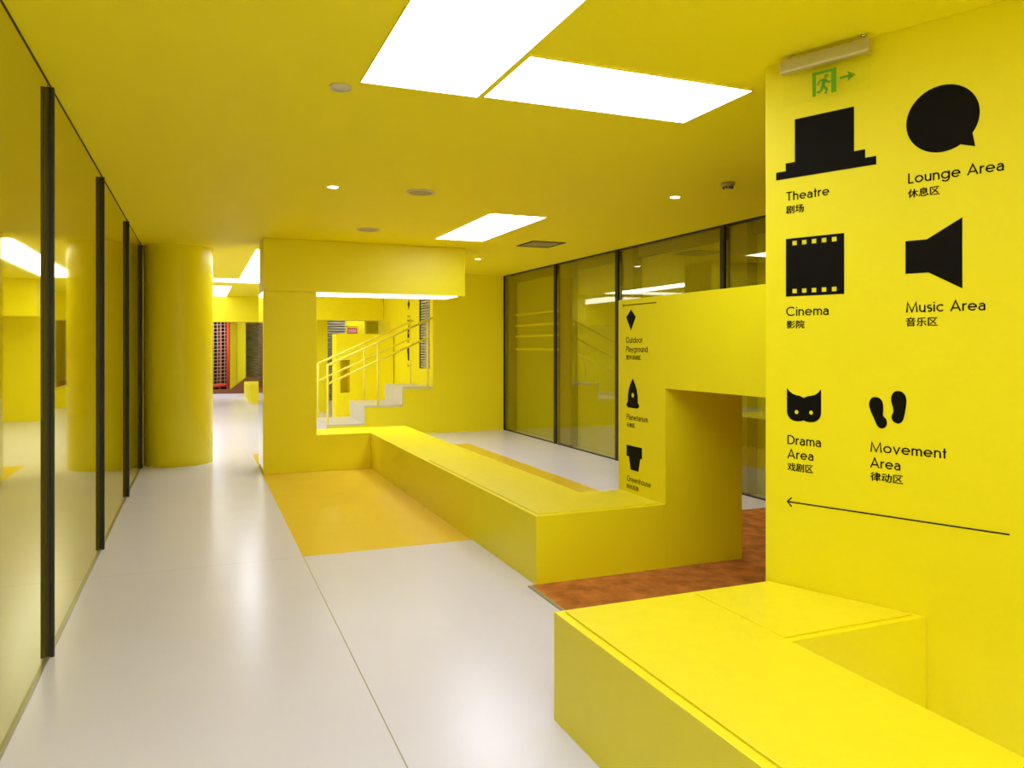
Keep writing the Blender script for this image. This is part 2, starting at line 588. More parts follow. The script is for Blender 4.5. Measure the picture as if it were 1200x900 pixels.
def railing(y, label, xo):
    """a tube railing fixed to the stairs: the handrail with its mid rail and posts under it"""
    px = [1.995 + xo, 2.845 + xo, 3.73 + xo]
    zb = [sz[0], sz[1], sz[2]]
    top = lambda x: 1.212 + (x - px[0]) * 0.452
    bm = bmesh.new()
    tube(bm, [(px[0], y, top(px[0])), (3.812, y, top(3.812))], 0.021)
    r = obj('railing', bm, M['rail'], st)
    r['label'] = label
    bm = bmesh.new()
    tube(bm, [(px[0], y, top(px[0]) - 0.315), (px[2], y, top(px[2]) - 0.315)], 0.018)
    obj('mid_rail', bm, M['rail'], r)
    for x, z in zip(px, zb):
        bm = bmesh.new()
        tube(bm, [(x, y, z), (x, y, top(x))], 0.019)
        obj('post', bm, M['rail'], r)


railing(13.13, 'front yellow tube railing', 0.0)
railing(14.41, 'rear yellow tube railing', 0.02)

# room beyond the stairs
bm = bmesh.new()
# low block with a square hole
x0, x1, hx0, hx1, hz0, hz1, zt = 2.60, 3.80, 2.69, 2.885, 0.57, 1.25, 1.79
box(bm, x0, hx0, 16.0, 16.5, 0, zt)
box(bm, hx1, x1, 16.0, 16.5, 0, zt)
box(bm, hx0, hx1, 16.0, 16.5, 0, hz0)
box(bm, hx0, hx1, 16.0, 16.5, hz1, zt)
box(bm, hx0, hx1, 16.46, 16.5, hz0, hz1)
tag(obj('low_partition', bm, M['yellow']), 'low yellow partition with square niche behind the stair railings', 'partition')
tag(obj('ceiling_beam', B((1.5, 3.81, 17.0, 17.6, 2.11, CEIL - 0.001)), M['yellow'], None, 0.004), 'deep yellow ceiling beam beyond the stairs', 'beam')
tag(obj('yellow_pier', B((1.45, 2.764, 18.2, 18.6, 0, CEIL - 0.001)), M['yellow'], None, 0.004), 'plain yellow pier left of the grey louvred wall beyond the stairs', 'pier')


def louvre_wall(name, label, x0, x1, y, z0, z1):
    t = thing(name, label, 'louvre', ((x0 + x1) / 2, y, z0))
    obj('backing', B((x0, x1, y + 0.06, y + 0.09, z0, z1)), M['louvre'], t)
    bm = bmesh.new()
    n = int((z1 - z0) / 0.07)
    for k in range(n):
        z = z0 + (k + 0.1) * (z1 - z0) / n
        v = [bm.verts.new(p) for p in ((x0, y, z), (x1, y, z), (x1, y + 0.05, z + 0.05), (x0, y + 0.05, z + 0.05),
                                       (x0, y + 0.008, z - 0.006), (x1, y + 0.008, z - 0.006), (x1, y + 0.058, z + 0.044), (x0, y + 0.058, z + 0.044))]
        for f in ((0, 1, 2, 3), (7, 6, 5, 4), (0, 4, 5, 1), (3, 2, 6, 7), (0, 3, 7, 4), (1, 5, 6, 2)):
            bm.faces.new([v[i] for i in f])
    obj('slats', bm, M['louvre'], t)
    return t


louvre_wall('louvre_screen', 'grey weathered louvre screen seen behind the stair railings', 2.60, 3.842, 22.0, 0.0, CEIL - 0.01)
# bright back wall with door outline and red sign
d = struct('door_2')
d.location = (4.05, 22.19, 0)
obj('door_leaf', B((3.88, 4.23, 22.185, 22.199, 0.0, 2.11)), M['yellow'], d, 0.002)
obj('door_frame', B((3.86, 3.875, 22.17, 22.199, 0.0, 2.13), (4.235, 4.25, 22.17, 22.199, 0.0, 2.13), (3.875, 4.235, 22.17, 22.199, 2.115, 2.13)), M['yellow'], d)
rs = thing('red_wall_sign', 'small red sign with white characters on the yellow door beyond stairs', 'sign', (4.06, 22.17, 1.99))
obj('sign_plate', B((3.93, 4.20, 22.165, 22.182, 1.90, 2.07)), M['signred'], rs)
bm = bmesh.new()
for k in range(4):
    xx = 3.955 + k * 0.057
    box(bm, xx, xx + 0.012, 22.160, 22.164, 1.93, 2.03)
    box(bm, xx + 0.026, xx + 0.038, 22.160, 22.164, 1.93, 2.03)
    box(bm, xx + 0.012, xx + 0.026, 22.160, 22.164, 1.97, 1.985)
obj('lettering', bm, M['tread'], rs)

# ------------------------------------------------------------------ far corridor beyond the column
tag(obj('far_lintel', B((-2.5, 2.2, 21.0, 21.5, 2.165, CEIL - 0.001)), M['yellow'], None, 0.004), 'yellow lintel across the far end of the corridor', 'beam')
bx = thing('far_bench', 'short yellow bench block at the far end of the corridor', 'bench', (1.6, 22.4, 0))
obj('bench_body', B((1.255, 2.1, 21.8, 24.8, 0.0, 0.455)), M['yellow'], bx, 0.006)
obj('seat_pad', B((1.285, 2.07, 21.84, 24.75, 0.4555, 0.465)), M['pad'], bx, 0.003)
tag(obj('yellow_post', B((1.18, 1.455, 27.6, 28.0, 0, CEIL - 0.001)), M['yellow'], None, 0.004), 'square yellow post between climbing net and louvres at corridor end', 'post')
tag(obj('yellow_pillar', B((0.90, 1.20, 28.05, 28.5, 0, CEIL - 0.001)), M['yellow'], None, 0.004), 'narrow yellow panel right behind the red climbing net frame', 'panel')
louvre_wall('louvre_wall', 'grey louvred wall at the far end of the corridor', 1.47, 2.6, 28.2, 0.0, CEIL - 0.01)
# climbing net
cn = thing('climbing_net', 'red framed climbing net at the far end of the corridor', 'climbing net', (0.5, 27.2, 0))
bm = bmesh.new()
tube(bm, [(0.88, 27.2, 0.0), (0.88, 27.2, 2.6)], 0.055)
obj('post', bm, M['red'], cn)
bm = bmesh.new()
tube(bm, [(-0.6, 27.2, 2.6), (0.88, 27.2, 2.6)], 0.05)
obj('top_bar', bm, M['red'], cn)
bm = bmesh.new()
tube(bm, [(-0.6, 27.2, 0.12), (0.4, 27.2, 0.22), (0.88, 27.2, 0.27)], 0.05)
obj('bottom_bar', bm, M['red'], cn)
bm = bmesh.new()
for k in range(12):
    x = -0.5 + k * 0.115
    tube(bm, [(x, 27.2 + 0.05 * math.sin(k * 2.1), 0.25), (x + 0.012, 27.2, 1.4), (x, 27.2, 2.6)], 0.011, 6)
for k in range(20):
    z = 0.3 + k * 0.115
    tube(bm, [(-0.6, 27.2, z - 0.03), (0.1, 27.2 + 0.03, z - 0.035), (0.86, 27.2, z + 0.01)], 0.011, 6)
obj('net', bm, M['cord'], cn)
for k in range(5):
    x = -0.45 + k * 0.27
    bm = bmesh.new()
    tube(bm, [(x, 27.8, 0.0), (x, 27.8, CEIL - 0.01)], 0.03, 8)
    tag(obj('red_bar', bm, M['red']), 'slim red vertical bar standing behind the climbing net', 'bar', 'red bars behind the climbing net')
# brown plinth and ramp
bm = bmesh.new()
prism_y(bm, [(-1.2, 0), (2.6, 0), (2.6, 0.52), (1.42, 0.52), (0.95, 0.13), (-1.2, 0.13)], 26.6, 26.9)
tag(obj('timber_ramp', bm, M['brown']), 'brown timber ramp and kerb below the climbing net', 'ramp')

# ------------------------------------------------------------------ ceiling lights and fittings
def light_panel(x0, x1, y0, y1, label, mat='panel_far'):
    t = thing('ceiling_light', label, 'ceiling light', ((x0 + x1) / 2, (y0 + y1) / 2, CEIL), 'luminous ceiling panels')
    obj('diffuser', B((x0 + 0.004, x1 - 0.004, y0 + 0.004, y1 - 0.004, CEIL - 0.007, CEIL - 0.0005)), M[mat], t)
    e = 0.004
    obj('rim', B((x0, x1, y0, y0 + e, CEIL - 0.007, CEIL - 0.0005), (x0, x1, y1 - e, y1, CEIL - 0.007, CEIL - 0.0005),
                 (x0, x0 + e, y0 + e, y1 - e, CEIL - 0.007, CEIL - 0.0005), (x1 - e, x1, y0 + e, y1 - e, CEIL - 0.007, CEIL - 0.0005)), M['ceiling'], t)


light_panel(0.727, 1.338, -1.238, 3.765, 'long luminous ceiling panel cut by the top edge of the photo', 'panel')
light_panel(-0.516, 1.338, -3.507, -1.857, 'wide luminous ceiling panel over the walkway behind the camera', 'panel_mid')
light_panel(1.362, 2.594, 3.141, 3.744, 'luminous ceiling panel set crosswise beside the long one', 'panel_cross')
light_panel(2.617, 3.218, 6.994, 8.871, 'single luminous ceiling panel in front of the portal soffit', 'panel_mid')
light_panel(0.693, 1.300, 10.728, 16.432, 'long luminous ceiling panel over the corridor behind the pillar', 'panel_hall')
light_panel(-0.567, 0.676, 15.524, 16.432, 'crosswise luminous ceiling panel at far end of corridor panel')
light_panel(-0.567, 0.636, 17.432, 21.094, 'luminous ceiling panel in front of the far corridor lintel')
light_panel(-0.516, 0.619, 23.725, 26.819, 'added unseen fill panel beyond the far corridor lintel before the net', 'panel_hall')  # added panel, hidden by the lintel, to brighten the corridor end
light_panel(3.301, 4.745, 20.527, 22.384, 'luminous ceiling panel over the yellow door beyond the stairs')


def downlight(x, y, label):
    t = thing('downlight', label, 'downlight', (x, y, CEIL), 'round recessed downlights')
    bm = bmesh.new()
    lathe(bm, [(0.040, CEIL - 0.003), (0.052, CEIL - 0.004), (0.056, CEIL - 0.0005)], x, y, 32)
    ring = obj('trim_ring', bm, M['white_plastic'], t)
    bm = bmesh.new()
    lathe(bm, [(0.0, CEIL - 0.0025), (0.042, CEIL - 0.0025), (0.042, CEIL - 0.0006), (0.0, CEIL - 0.0006)], x, y, 32)
    obj('lens', bm, M['lamp'], ring)
    ld = bpy.data.lights.new('downlight_lamp', 'SPOT')
    ld.energy = DOWNLIGHT_W
    ld.spot_size = math.radians(95)
    ld.spot_blend = 0.7
    ld.shadow_soft_size = 0.04
    ld.color = (1.0, 0.96, 0.9)
    lo = bpy.data.objects.new('downlight_lamp', ld)
    COL.objects.link(lo)
    lo.parent = t
    lo.location = (0, 0, -0.02)


downlight(1.005, 6.344, 'lit round downlight over the walkway left of the speaker grille')
downlight(3.823, 10.743, 'lit round downlight right of the portal soffit end')
downlight(3.830, 5.653, 'lit round downlight beside the smoke detector on the right')


def disc(name, x, y, r, label, cat, group=None, grille=True):
    t = thing(name, label, cat, (x, y, CEIL), group)
    bm = bmesh.new()
    lathe(bm, [(r * 0.84, CEIL - 0.012), (r * 0.9, CEIL - 0.014), (r, CEIL - 0.008), (r, CEIL - 0.0006)], x, y, 40)
    obj('bezel', bm, M['white_plastic'], t)
    bm = bmesh.new()
    lathe(bm, [(0.0, CEIL - 0.013), (r * 0.85, CEIL - 0.011), (r * 0.85, CEIL - 0.002), (0.0, CEIL - 0.002)], x, y, 40)
    obj('grille' if grille else 'cover', bm, M['grille'] if grille else M['white_plastic'], t)


disc('ceiling_speaker', 1.717, 6.261, 0.119, 'round ceiling speaker grille between the downlight and the light panels', 'speaker', 'round ceiling speakers')
disc('ceiling_speaker', 1.735, 8.484, 0.129, 'round ceiling speaker grille just in front of the portal soffit', 'speaker', 'round ceiling speakers')
disc('ceiling_disc', 0.652, 3.878, 0.054, 'small round pale cover plate left of the long light panel', 'cover plate', None, False)

sd = thing('smoke_detector', 'white domed smoke detector on ceiling above the right glass wall', 'smoke detector', (3.882, 4.999, CEIL))
bm = bmesh.new()
lathe(bm, [(0.0, CEIL - 0.022), (0.052, CEIL - 0.022), (0.055, CEIL - 0.016), (0.055, CEIL - 0.0006)], 3.882, 4.999, 32)
obj('base', bm, M['grille'], sd)
bm = bmesh.new()
lathe(bm, [(0.0, CEIL - 0.052), (0.020, CEIL - 0.051), (0.026, CEIL - 0.045), (0.044, CEIL - 0.032), (0.046, CEIL - 0.0225)], 3.882, 4.999, 32)
dome = obj('sensor_dome', bm, M['grille'], sd)
bm = bmesh.new()
for k in range(10):
    a = 2 * PI * k / 10
    cx, cy = 3.882 + 0.036 * math.cos(a), 4.999 + 0.036 * math.sin(a)
    box(bm, cx - 0.005, cx + 0.005, cy - 0.005, cy + 0.005, CEIL - 0.045, CEIL - 0.036)
obj('sensor_slots', bm, M['black'], dome)

va = thing('air_vent', 'square slatted air vent in the ceiling near the right glass wall', 'vent', (4.0, 8.88, CEIL))
vx0, vx1, vy0, vy1 = 3.775, 4.23, 8.62, 9.14
vf = obj('frame', B((vx0, vx1, vy0, vy0 + 0.03, CEIL - 0.008, CEIL - 0.0006), (vx0, vx1, vy1 - 0.03, vy1, CEIL - 0.008, CEIL - 0.0006),
               (vx0, vx0 + 0.03, vy0 + 0.03, vy1 - 0.03, CEIL - 0.008, CEIL - 0.0006), (vx1 - 0.03, vx1, vy0 + 0.03, vy1 - 0.03, CEIL - 0.008, CEIL - 0.0006)), M['dark_metal'], va)
obj('backing', B((vx0 + 0.031, vx1 - 0.031, vy0 + 0.031, vy1 - 0.031, CEIL - 0.002, CEIL - 0.0006)), M['black'], va)
bm = bmesh.new()
for k in range(10):
    y = vy0 + 0.045 + k * 0.043
    box(bm, vx0 + 0.032, vx1 - 0.032, y, y + 0.026, CEIL - 0.007, CEIL - 0.0025)
obj('slats', bm, M['grille'], vf)

# ------------------------------------------------------------------ flat lettering and pictograms
class Frame:
    def __init__(self, origin, d, n):
        self.o, self.d, self.n = Vector(origin), Vector(d), Vector(n)

    def p(self, s, z, off):
        return self.o + self.d * s + self.n * off + Vector((0, 0, z))


PANEL = Frame(P0, DV, NV)
PIER = Frame((2.952, 0, 0), (0, -1, 0), (-1, 0, 0))     # here s = -y
FILM = 0.0012                                            # vinyl thickness


def smooth_loop(pts, n=4):
    out = []
    m = len(pts)
    for i in range(m):
        p0, p1, p2, p3 = pts[i - 1], pts[i], pts[(i + 1) % m], pts[(i + 2) % m]
        for k in range(n):
            t = k / n
            out.append(tuple(0.5 * ((2 * p1[a]) + (-p0[a] + p2[a]) * t + (2 * p0[a] - 5 * p1[a] + 4 * p2[a] - p3[a]) * t * t
                                    + (-p0[a] + 3 * p1[a] - 3 * p2[a] + p3[a]) * t ** 3) for a in (0, 1)))
    return out


def circle(cx, cy, r, n=24):
    return [(cx + r * math.cos(2 * PI * k / n), cy + r * math.sin(2 * PI * k / n)) for k in range(n)]


def curve_mesh(cu):
    o = bpy.data.objects.new('tmp', cu)
    COL.objects.link(o)
    dg = bpy.context.evaluated_depsgraph_get()
    dg.update()
    me = bpy.data.meshes.new_from_object(o.evaluated_get(dg))
    bpy.data.objects.remove(o)
    return me


def place(me, fr, name, mat, parent, sx=1.0, sz=1.0, s0=0.0, z0=0.0, off=FILM / 2 + 0.0004):
    """put a flat xy mesh on a wall frame"""
    base = Vector((0, 0, 0))
    p = parent
    while p:
        base += p.location
        p = p.parent
    for v in me.vertices:
        x, y, zz = v.co
        v.co = fr.p(s0 + x * sx, z0 + y * sz, off + zz) - base
    me.materials.clear()
    me.materials.append(mat)
    me.name = name
    o = bpy.data.objects.new(name, me)
    COL.objects.link(o)
    o.parent = parent
    return o


def flat(loops, thick=FILM):
    cu = bpy.data.curves.new('shape', 'CURVE')
    cu.dimensions = '2D'
    cu.fill_mode = 'BOTH'
    cu.extrude = thick / 2
    for lp in loops:
        sp = cu.splines.new('POLY')
        sp.points.add(len(lp) - 1)
        for q, (x, y) in zip(sp.points, lp):
            q.co = (x, y, 0, 1)
        sp.use_cyclic_u = True
    return curve_mesh(cu)


def pictogram(loops, fr, parent, name='pictogram', mat=None):
    return place(flat(loops), fr, name, mat or M['black'], parent)


def cjk(text, fr, parent, s0, s1, z0, z1, name='chinese_lettering'):
    cu = bpy.data.curves.new('text', 'FONT')
    cu.body = text
    cu.extrude = 0.0
    thin = curve_mesh(cu)
    bm = bmesh.new()
    for dx, dy in ((0, 0), (0.022, 0), (-0.022, 0), (0, 0.014), (0, -0.014)):     # weight: strokes thickened sideways
        me = thin.copy()
        me.transform(Matrix.Translation((dx, dy, 0)))
        bm.from_mesh(me)
        bpy.data.meshes.remove(me)
    bpy.data.meshes.remove(thin)
    me = bpy.data.meshes.new('text')
    bm.to_mesh(me)
    bm.free()
    xs = [v.co.x for v in me.vertices]
    ys = [v.co.y for v in me.vertices]
    x0, x1, y0, y1 = min(xs), max(xs), min(ys), max(ys)
    for v in me.vertices:
        v.co.x -= x0
        v.co.y -= y0
        v.co.z = 0
    return place(me, fr, name, M['black'], parent, (s1 - s0) / (x1 - x0), (z1 - z0) / (y1 - y0), s0, z0, 0.0012)


# a round monoline alphabet drawn as strokes (cap height 1, x-height .70)
W_ = 0.130
XH = 0.70
H_ = W_ / 2
RR = (XH - W_) / 2


def arc(cx, cy, rx, ry, a0, a1, n=22):
    return [(cx + rx * math.cos(math.radians(a0 + (a1 - a0) * k / n)), cy + ry * math.sin(math.radians(a0 + (a1 - a0) * k / n))) for k in range(n + 1)]


def glyph(c):
    cy = XH / 2
    C1 = 0.5
    if c == 'o':
        return [arc(H_ + RR, cy, RR, RR, 0, 360, 32)], XH
    if c == 'c':
        return [arc(H_ + RR, cy, RR, RR, 48, 312)], XH * 0.86
    if c == 'e':
        return [[(H_, cy)] + arc(H_ + RR, cy, RR, RR, 0, 318, 30)], XH
    if c == 'a':
        x = 0.52 - H_
        r = 0.185
        return [arc(x - r - 0.01, XH - H_ - r, r + 0.01, r, 155, 0, 16) + [(x, 0.0)],
                [(x, 0.42), (0.25, 0.40)] + arc(0.25, 0.225, 0.20, 0.175, 90, 270, 16) + [(0.30, 0.055), (x, 0.15)]], 0.54
    if c == 'd':
        return [arc(H_ + RR, cy, RR, RR, 0, 360, 32), [(H_ + 2 * RR, 0), (H_ + 2 * RR, 1.0)]], XH
    if c == 'g':
        x = H_ + 2 * RR
        return [arc(H_ + RR, cy, RR, RR, 0, 360, 32), [(x, XH)] + arc(x - RR, 0.06, RR, 0.28, 0, -150, 16)], XH
    if c == 'n' or c == 'h':
        r = 0.205
        top = XH if c == 'n' else 1.0
        return [[(H_, 0), (H_, top)], arc(H_ + r, XH - H_ - r, r, r, 180, 0, 16) + [(H_ + 2 * r, 0)]], 2 * r + W_
    if c == 'm':
        r = 0.175
        a = arc(H_ + r, XH - H_ - r, r, r, 180, 0, 14) + [(H_ + 2 * r, 0)]
        b = arc(H_ + 3 * r, XH - H_ - r, r, r, 180, 0, 14) + [(H_ + 4 * r, 0)]
        return [[(H_, 0), (H_, XH)], a, b], 4 * r + W_
    if c == 'u':
        r = 0.205
        return [[(H_, XH), (H_, H_ + r)] + arc(H_ + r, H_ + r, r, r, 180, 360, 16), [(H_ + 2 * r, XH), (H_ + 2 * r, 0)]], 2 * r + W_
    if c == 'r':
        r = 0.22
        return [[(H_, 0), (H_, XH)], arc(H_ + r, XH - H_ - r, r, r, 180, 75, 10)], 0.32
    if c == 't':
        return [[(0.15, 0), (0.15, 0.95)], [(0, XH - H_), (0.31, XH - H_)]], 0.31
    if c == 'i':
        return [[(H_, 0), (H_, XH)], [(H_, 0.83), (H_, 0.95)]], W_
    if c == 'l':
        return [[(H_, 0), (H_, 1.0)]], W_
    if c == 'v':
        return [[(0.04, XH), (0.29, 0.03), (0.54, XH)]], 0.58
    if c == 'y':
        return [[(0.04, XH), (0.29, 0.06)], [(0.54, XH), (0.20, -0.26)]], 0.58
    if c == 's':
        return [arc(0.21, XH - H_ - 0.145, 0.15, 0.145, 40, 270, 14) + arc(0.21, H_ + 0.155, 0.16, 0.155, 90, -140, 14)], 0.42
    if c == 'T':
        return [[(0, 1 - H_), (0.62, 1 - H_)], [(0.31, 0), (0.31, 1)]], 0.62
    if c == 'L':
        return [[(H_, 1), (H_, H_), (0.44, H_)]], 0.44
    if c == 'A':
        return [[(0.04, 0), (0.41, 0.97), (0.78, 0)], [(0.18, 0.30), (0.64, 0.30)]], 0.82
    if c == 'C':
        r = C1 - H_
        return [arc(C1, 0.5, r, r, 45, 315, 28)], 0.88
    if c == 'G':
        r = C1 - H_
        return [arc(C1, 0.5, r, r, 45, 360, 30) + [(0.56, 0.5)]], 1.0
    if c == 'O':
        r = C1 - H_
        return [arc(C1, 0.5, r, r, 0, 360, 40)], 1.0
    if c == 'M':
        return [[(H_, 0), (0.14, 0.96), (0.49, 0.06), (0.84, 0.96), (0.98 - H_, 0)]], 0.98
    if c == 'D':
        return [[(0.28, H_), (H_, H_), (H_, 1 - H_), (0.28, 1 - H_)] + arc(0.28, 0.5, 0.40, 0.5 - H_, 90, -90, 24)], 0.74
    if c == 'P':
        return [[(H_, 0), (H_, 1 - H_), (0.30, 1 - H_)] + arc(0.30, 0.71, 0.235, 0.29 - H_, 90, -90, 16) + [(H_, 0.42 + H_)]], 0.58
    return [], 0.34


def strokes_mesh(text):
    bm = bmesh.new()
    x = 0.0
    for i, ch in enumerate(text):
        if ch == ' ':
            x += 0.40
            continue
        st, adv = glyph(ch)
        for pl in st:
            n = len(pl)
            L, Rr = [], []
            for k in range(n):
                p = Vector(pl[k])
                d0 = (Vector(pl[k]) - Vector(pl[k - 1])) if k else None
                d1 = (Vector(pl[k + 1]) - Vector(pl[k])) if k < n - 1 else None
                d0 = d0.normalized() if d0 is not None and d0.length > 1e-9 else None
                d1 = d1.normalized() if d1 is not None and d1.length > 1e-9 else None
                if d0 is None:
                    d0 = d1
                if d1 is None:
                    d1 = d0
                t = (d0 + d1)
                t = t.normalized() if t.length > 1e-6 else d1
                nn = Vector((-t.y, t.x))
                sc = 1.0 / max(0.45, nn.dot(Vector((-d1.y, d1.x))))
                L.append(bm.verts.new((x + p.x + nn.x * H_ * sc, p.y + nn.y * H_ * sc, 0)))
                Rr.append(bm.verts.new((x + p.x - nn.x * H_ * sc, p.y - nn.y * H_ * sc, 0)))
            for k in range(n - 1):
                bm.faces.new((Rr[k], Rr[k + 1], L[k + 1], L[k]))
        x += adv + 0.105
    me = bpy.data.meshes.new('text')
    bm.to_mesh(me)
    bm.free()
    return me, x - 0.105


def latin(lines, fr, parent, name='english_lettering'):
    """lines: (text, s0, s1, baseline z, cap height)"""
    for text, s0, s1, z0, cap in lines:
        me, w = strokes_mesh(text)
        k = (s1 - s0) / w
        for v in me.vertices:
            v.co = (s0 + v.co.x * k, z0 + v.co.y * cap, 0)
        place(me, fr, name, M['black'], parent, off=0.0012)


def sign(name, label, fr, s, z, group):
    return thing(name, label, 'sign', fr.p(s, z, 0), group)


GA = 'black signs on the angled yellow wall'
GB = 'black signs on the half-height wall'

# Theatre
t = sign('theatre_sign', 'black top hat pictogram with Theatre lettering, on the angled wall under the exit sign', PANEL, -0.49, 2.12, GA)
pictogram([[(-0.637, 2.285), (-0.637, 2.320), (-0.591, 2.320), (-0.591, 2.355), (-0.548, 2.355), (-0.548, 2.547), (-0.286, 2.547), (-0.286, 2.356), (-0.240, 2.356), (-0.240, 2.320), (-0.195, 2.320), (-0.195, 2.285)]], PANEL, t)
latin([('Theatre', -0.589, -0.392, 2.184, 0.040)], PANEL, t)
cjk('剧场', PANEL, t, -0.590, -0.506, 2.124, 2.161)
# Lounge
t = sign('lounge_sign', 'black speech bubble pictogram with Lounge Area lettering, topmost on the right', PANEL, 0.06, 2.12, GA)
a0, a1 = math.radians(-60), math.radians(-36)
bub = [(0.055 + 0.132 * math.cos(a1 + (2 * PI - (a1 - a0)) * k / 60), 2.4235 + 0.132 * math.sin(a1 + (2 * PI - (a1 - a0)) * k / 60)) for k in range(61)]
pictogram([bub + [(0.172, 2.292)]], PANEL, t)
latin([('Lounge Area', -0.070, 0.268, 2.184, 0.042)], PANEL, t)
cjk('休息区', PANEL, t, -0.072, 0.047, 2.125, 2.161)
# Cinema
t = sign('cinema_sign', 'black film strip pictogram with Cinema lettering, below the top hat', PANEL, -0.46, 1.60, GA)
holes = []
for zz in (1.762, 1.979):
    for k in range(5):
        s = -0.560 + k * 0.0447
        holes.append([(s, zz), (s + 0.021, zz), (s + 0.021, zz + 0.020), (s, zz + 0.020)])
pictogram([[(-0.590, 1.749), (-0.590, 2.011), (-0.328, 2.011), (-0.328, 1.749)]] + holes, PANEL, t)
latin([('Cinema', -0.589, -0.394, 1.660, 0.042)], PANEL, t)
cjk('影院', PANEL, t, -0.587, -0.503, 1.603, 1.640)
# Music
t = sign('music_sign', 'black loudspeaker horn pictogram with Music Area lettering, below the speech bubble', PANEL, 0.03, 1.60, GA)
pictogram([[(-0.080, 1.818), (-0.080, 1.951), (0.0, 1.951), (0.127, 2.024), (0.127, 1.748), (0.006, 1.818)]], PANEL, t)
latin([('Music Area', -0.078, 0.207, 1.660, 0.042)], PANEL, t)
cjk('音乐区', PANEL, t, -0.079, 0.040, 1.603, 1.640)
# Drama
t = sign('drama_sign', 'black cat mask pictogram with Drama Area lettering, below the film strip', PANEL, -0.51, 0.95, GA)
half = [(-0.0785, 0.150), (-0.066, 0.135), (-0.050, 0.124), (-0.034, 0.1195), (-0.020, 0.1175), (-0.008, 0.1125)]
low = [(-0.0785, 0.044), (-0.077, 0.034), (-0.072, 0.022), (-0.062, 0.011), (-0.048, 0.004), (-0.036, 0.002), (-0.022, 0.002), (-0.010, 0.004)]
mk = half + [(0, 0.109)] + [(-a, b) for a, b in half[::-1]] + [(-a, b) for a, b in low] + [(0, 0.008)] + low[::-1]
pictogram([[(-0.507 + a, 1.183 + b) for a, b in mk], circle(-0.5405, 1.2265, 0.0092), circle(-0.4735, 1.2275, 0.0092)], PANEL, t)
latin([('Drama', -0.583, -0.428, 1.078, 0.042), ('Area', -0.583, -0.462, 1.014, 0.042)], PANEL, t)
cjk('戏剧区', PANEL, t, -0.583, -0.464, 0.958, 0.995)
# Movement
t = sign('movement_sign', 'black pair of shoe sole pictograms with Movement Area lettering', PANEL, -0.09, 0.95, GA)
fL = [(-0.224, 1.275), (-0.221, 1.293), (-0.212, 1.306), (-0.198, 1.310), (-0.182, 1.306), (-0.171, 1.293), (-0.167, 1.275), (-0.167, 1.252), (-0.168, 1.238), (-0.164, 1.229), (-0.156, 1.221), (-0.152, 1.206), (-0.155, 1.191), (-0.165, 1.182), (-0.175, 1.180), (-0.186, 1.185), (-0.194, 1.196), (-0.205, 1.222), (-0.217, 1.249)]
fR = [(-0.136, 1.302), (-0.133, 1.320), (-0.124, 1.334), (-0.110, 1.339), (-0.095, 1.336), (-0.083, 1.325), (-0.077, 1.308), (-0.077, 1.288), (-0.081, 1.257), (-0.087, 1.229), (-0.093, 1.214), (-0.105, 1.205), (-0.119, 1.207), (-0.130, 1.216), (-0.134, 1.231), (-0.131, 1.242), (-0.127, 1.252), (-0.128, 1.267), (-0.133, 1.285)]
pictogram([smooth_loop(fL), smooth_loop(fR)], PANEL, t)
latin([('Movement', -0.219, 0.072, 1.079, 0.042), ('Area', -0.219, -0.099, 1.013, 0.042)], PANEL, t)
cjk('律动区', PANEL, t, -0.219, -0.089, 0.957, 0.995)


def arrow(fr, s0, s1, z, head, wd):
    q = wd / 2
    d = wd * 0.7
    me = flat([[(s0 + 0.003, z - q), (s1, z - q), (s1, z + q), (s0 + 0.003, z + q)]], 0.001)
    bm = bmesh.new()
    bm.from_mesh(me)
    for sg in (1, -1):
        v = [bm.verts.new(p) for p in ((s0, z, 0.0006), (s0 + head, z + sg * head, 0.0006), (s0 + head + d, z + sg * (head - d), 0.0006), (s0 + 2 * d, z, 0.0006))]
        bm.faces.new(v if sg < 0 else v[::-1])
    bm.to_mesh(me)
    bm.free()
    return me


t = thing('direction_arrow', 'long thin black arrow pointing left, below the Drama and Movement signs', 'arrow', PANEL.p(-0.15, 0.81, 0))
place(arrow(PANEL, -0.587, 0.285, 0.817, 0.022, 0.0055), PANEL, 'arrow_line', M['black'], t, off=0.001)

# small signs on the pier: s = -y
t = thing('direction_arrow', 'short thin black arrow pointing left, above the diamond pictogram', 'arrow', PIER.p(-4.8, 1.82, 0))
place(arrow(PIER, -5.042, -4.585, 1.830, 0.016, 0.006), PIER, 'arrow_line', M['black'], t, off=0.001)
t = sign('playground_sign', 'black diamond pictogram with Outdoor Playground lettering', PIER, -4.9, 1.42, GB)
pictogram([[(-4.991, 1.740), (-4.924, 1.797), (-4.857, 1.740), (-4.924, 1.642)]], PIER, t)
latin([('Outdoor', -4.995, -4.765, 1.549, 0.045), ('Playground', -4.993, -4.696, 1.482, 0.043)], PIER, t)
cjk('室外活动区', PIER, t, -4.992, -4.788, 1.425, 1.460)
t = sign('planetarium_sign', 'black rocket pictogram with Planetarium lettering, below the diamond', PIER, -4.9, 0.92, GB)
rk = [(0, 1.287), (0.030, 1.250), (0.055, 1.208), (0.068, 1.160), (0.070, 1.112), (0.088, 1.096), (0.088, 1.078), (0.070, 1.078), (0.070, 1.070)]
pictogram([[(-4.899 + a, b) for a, b in rk] + [(-4.899 - a, b) for a, b in rk[:0:-1]], circle(-4.899, 1.164, 0.018)], PIER, t)
latin([('Planetarium', -4.986, -4.694, 0.980, 0.042)], PIER, t)
cjk('天象区', PIER, t, -4.986, -4.868, 0.925, 0.958)
t = sign('greenhouse_sign', 'black plant pot pictogram with Greenhouse lettering, lowest on the pier', PIER, -4.88, 0.465, GB)
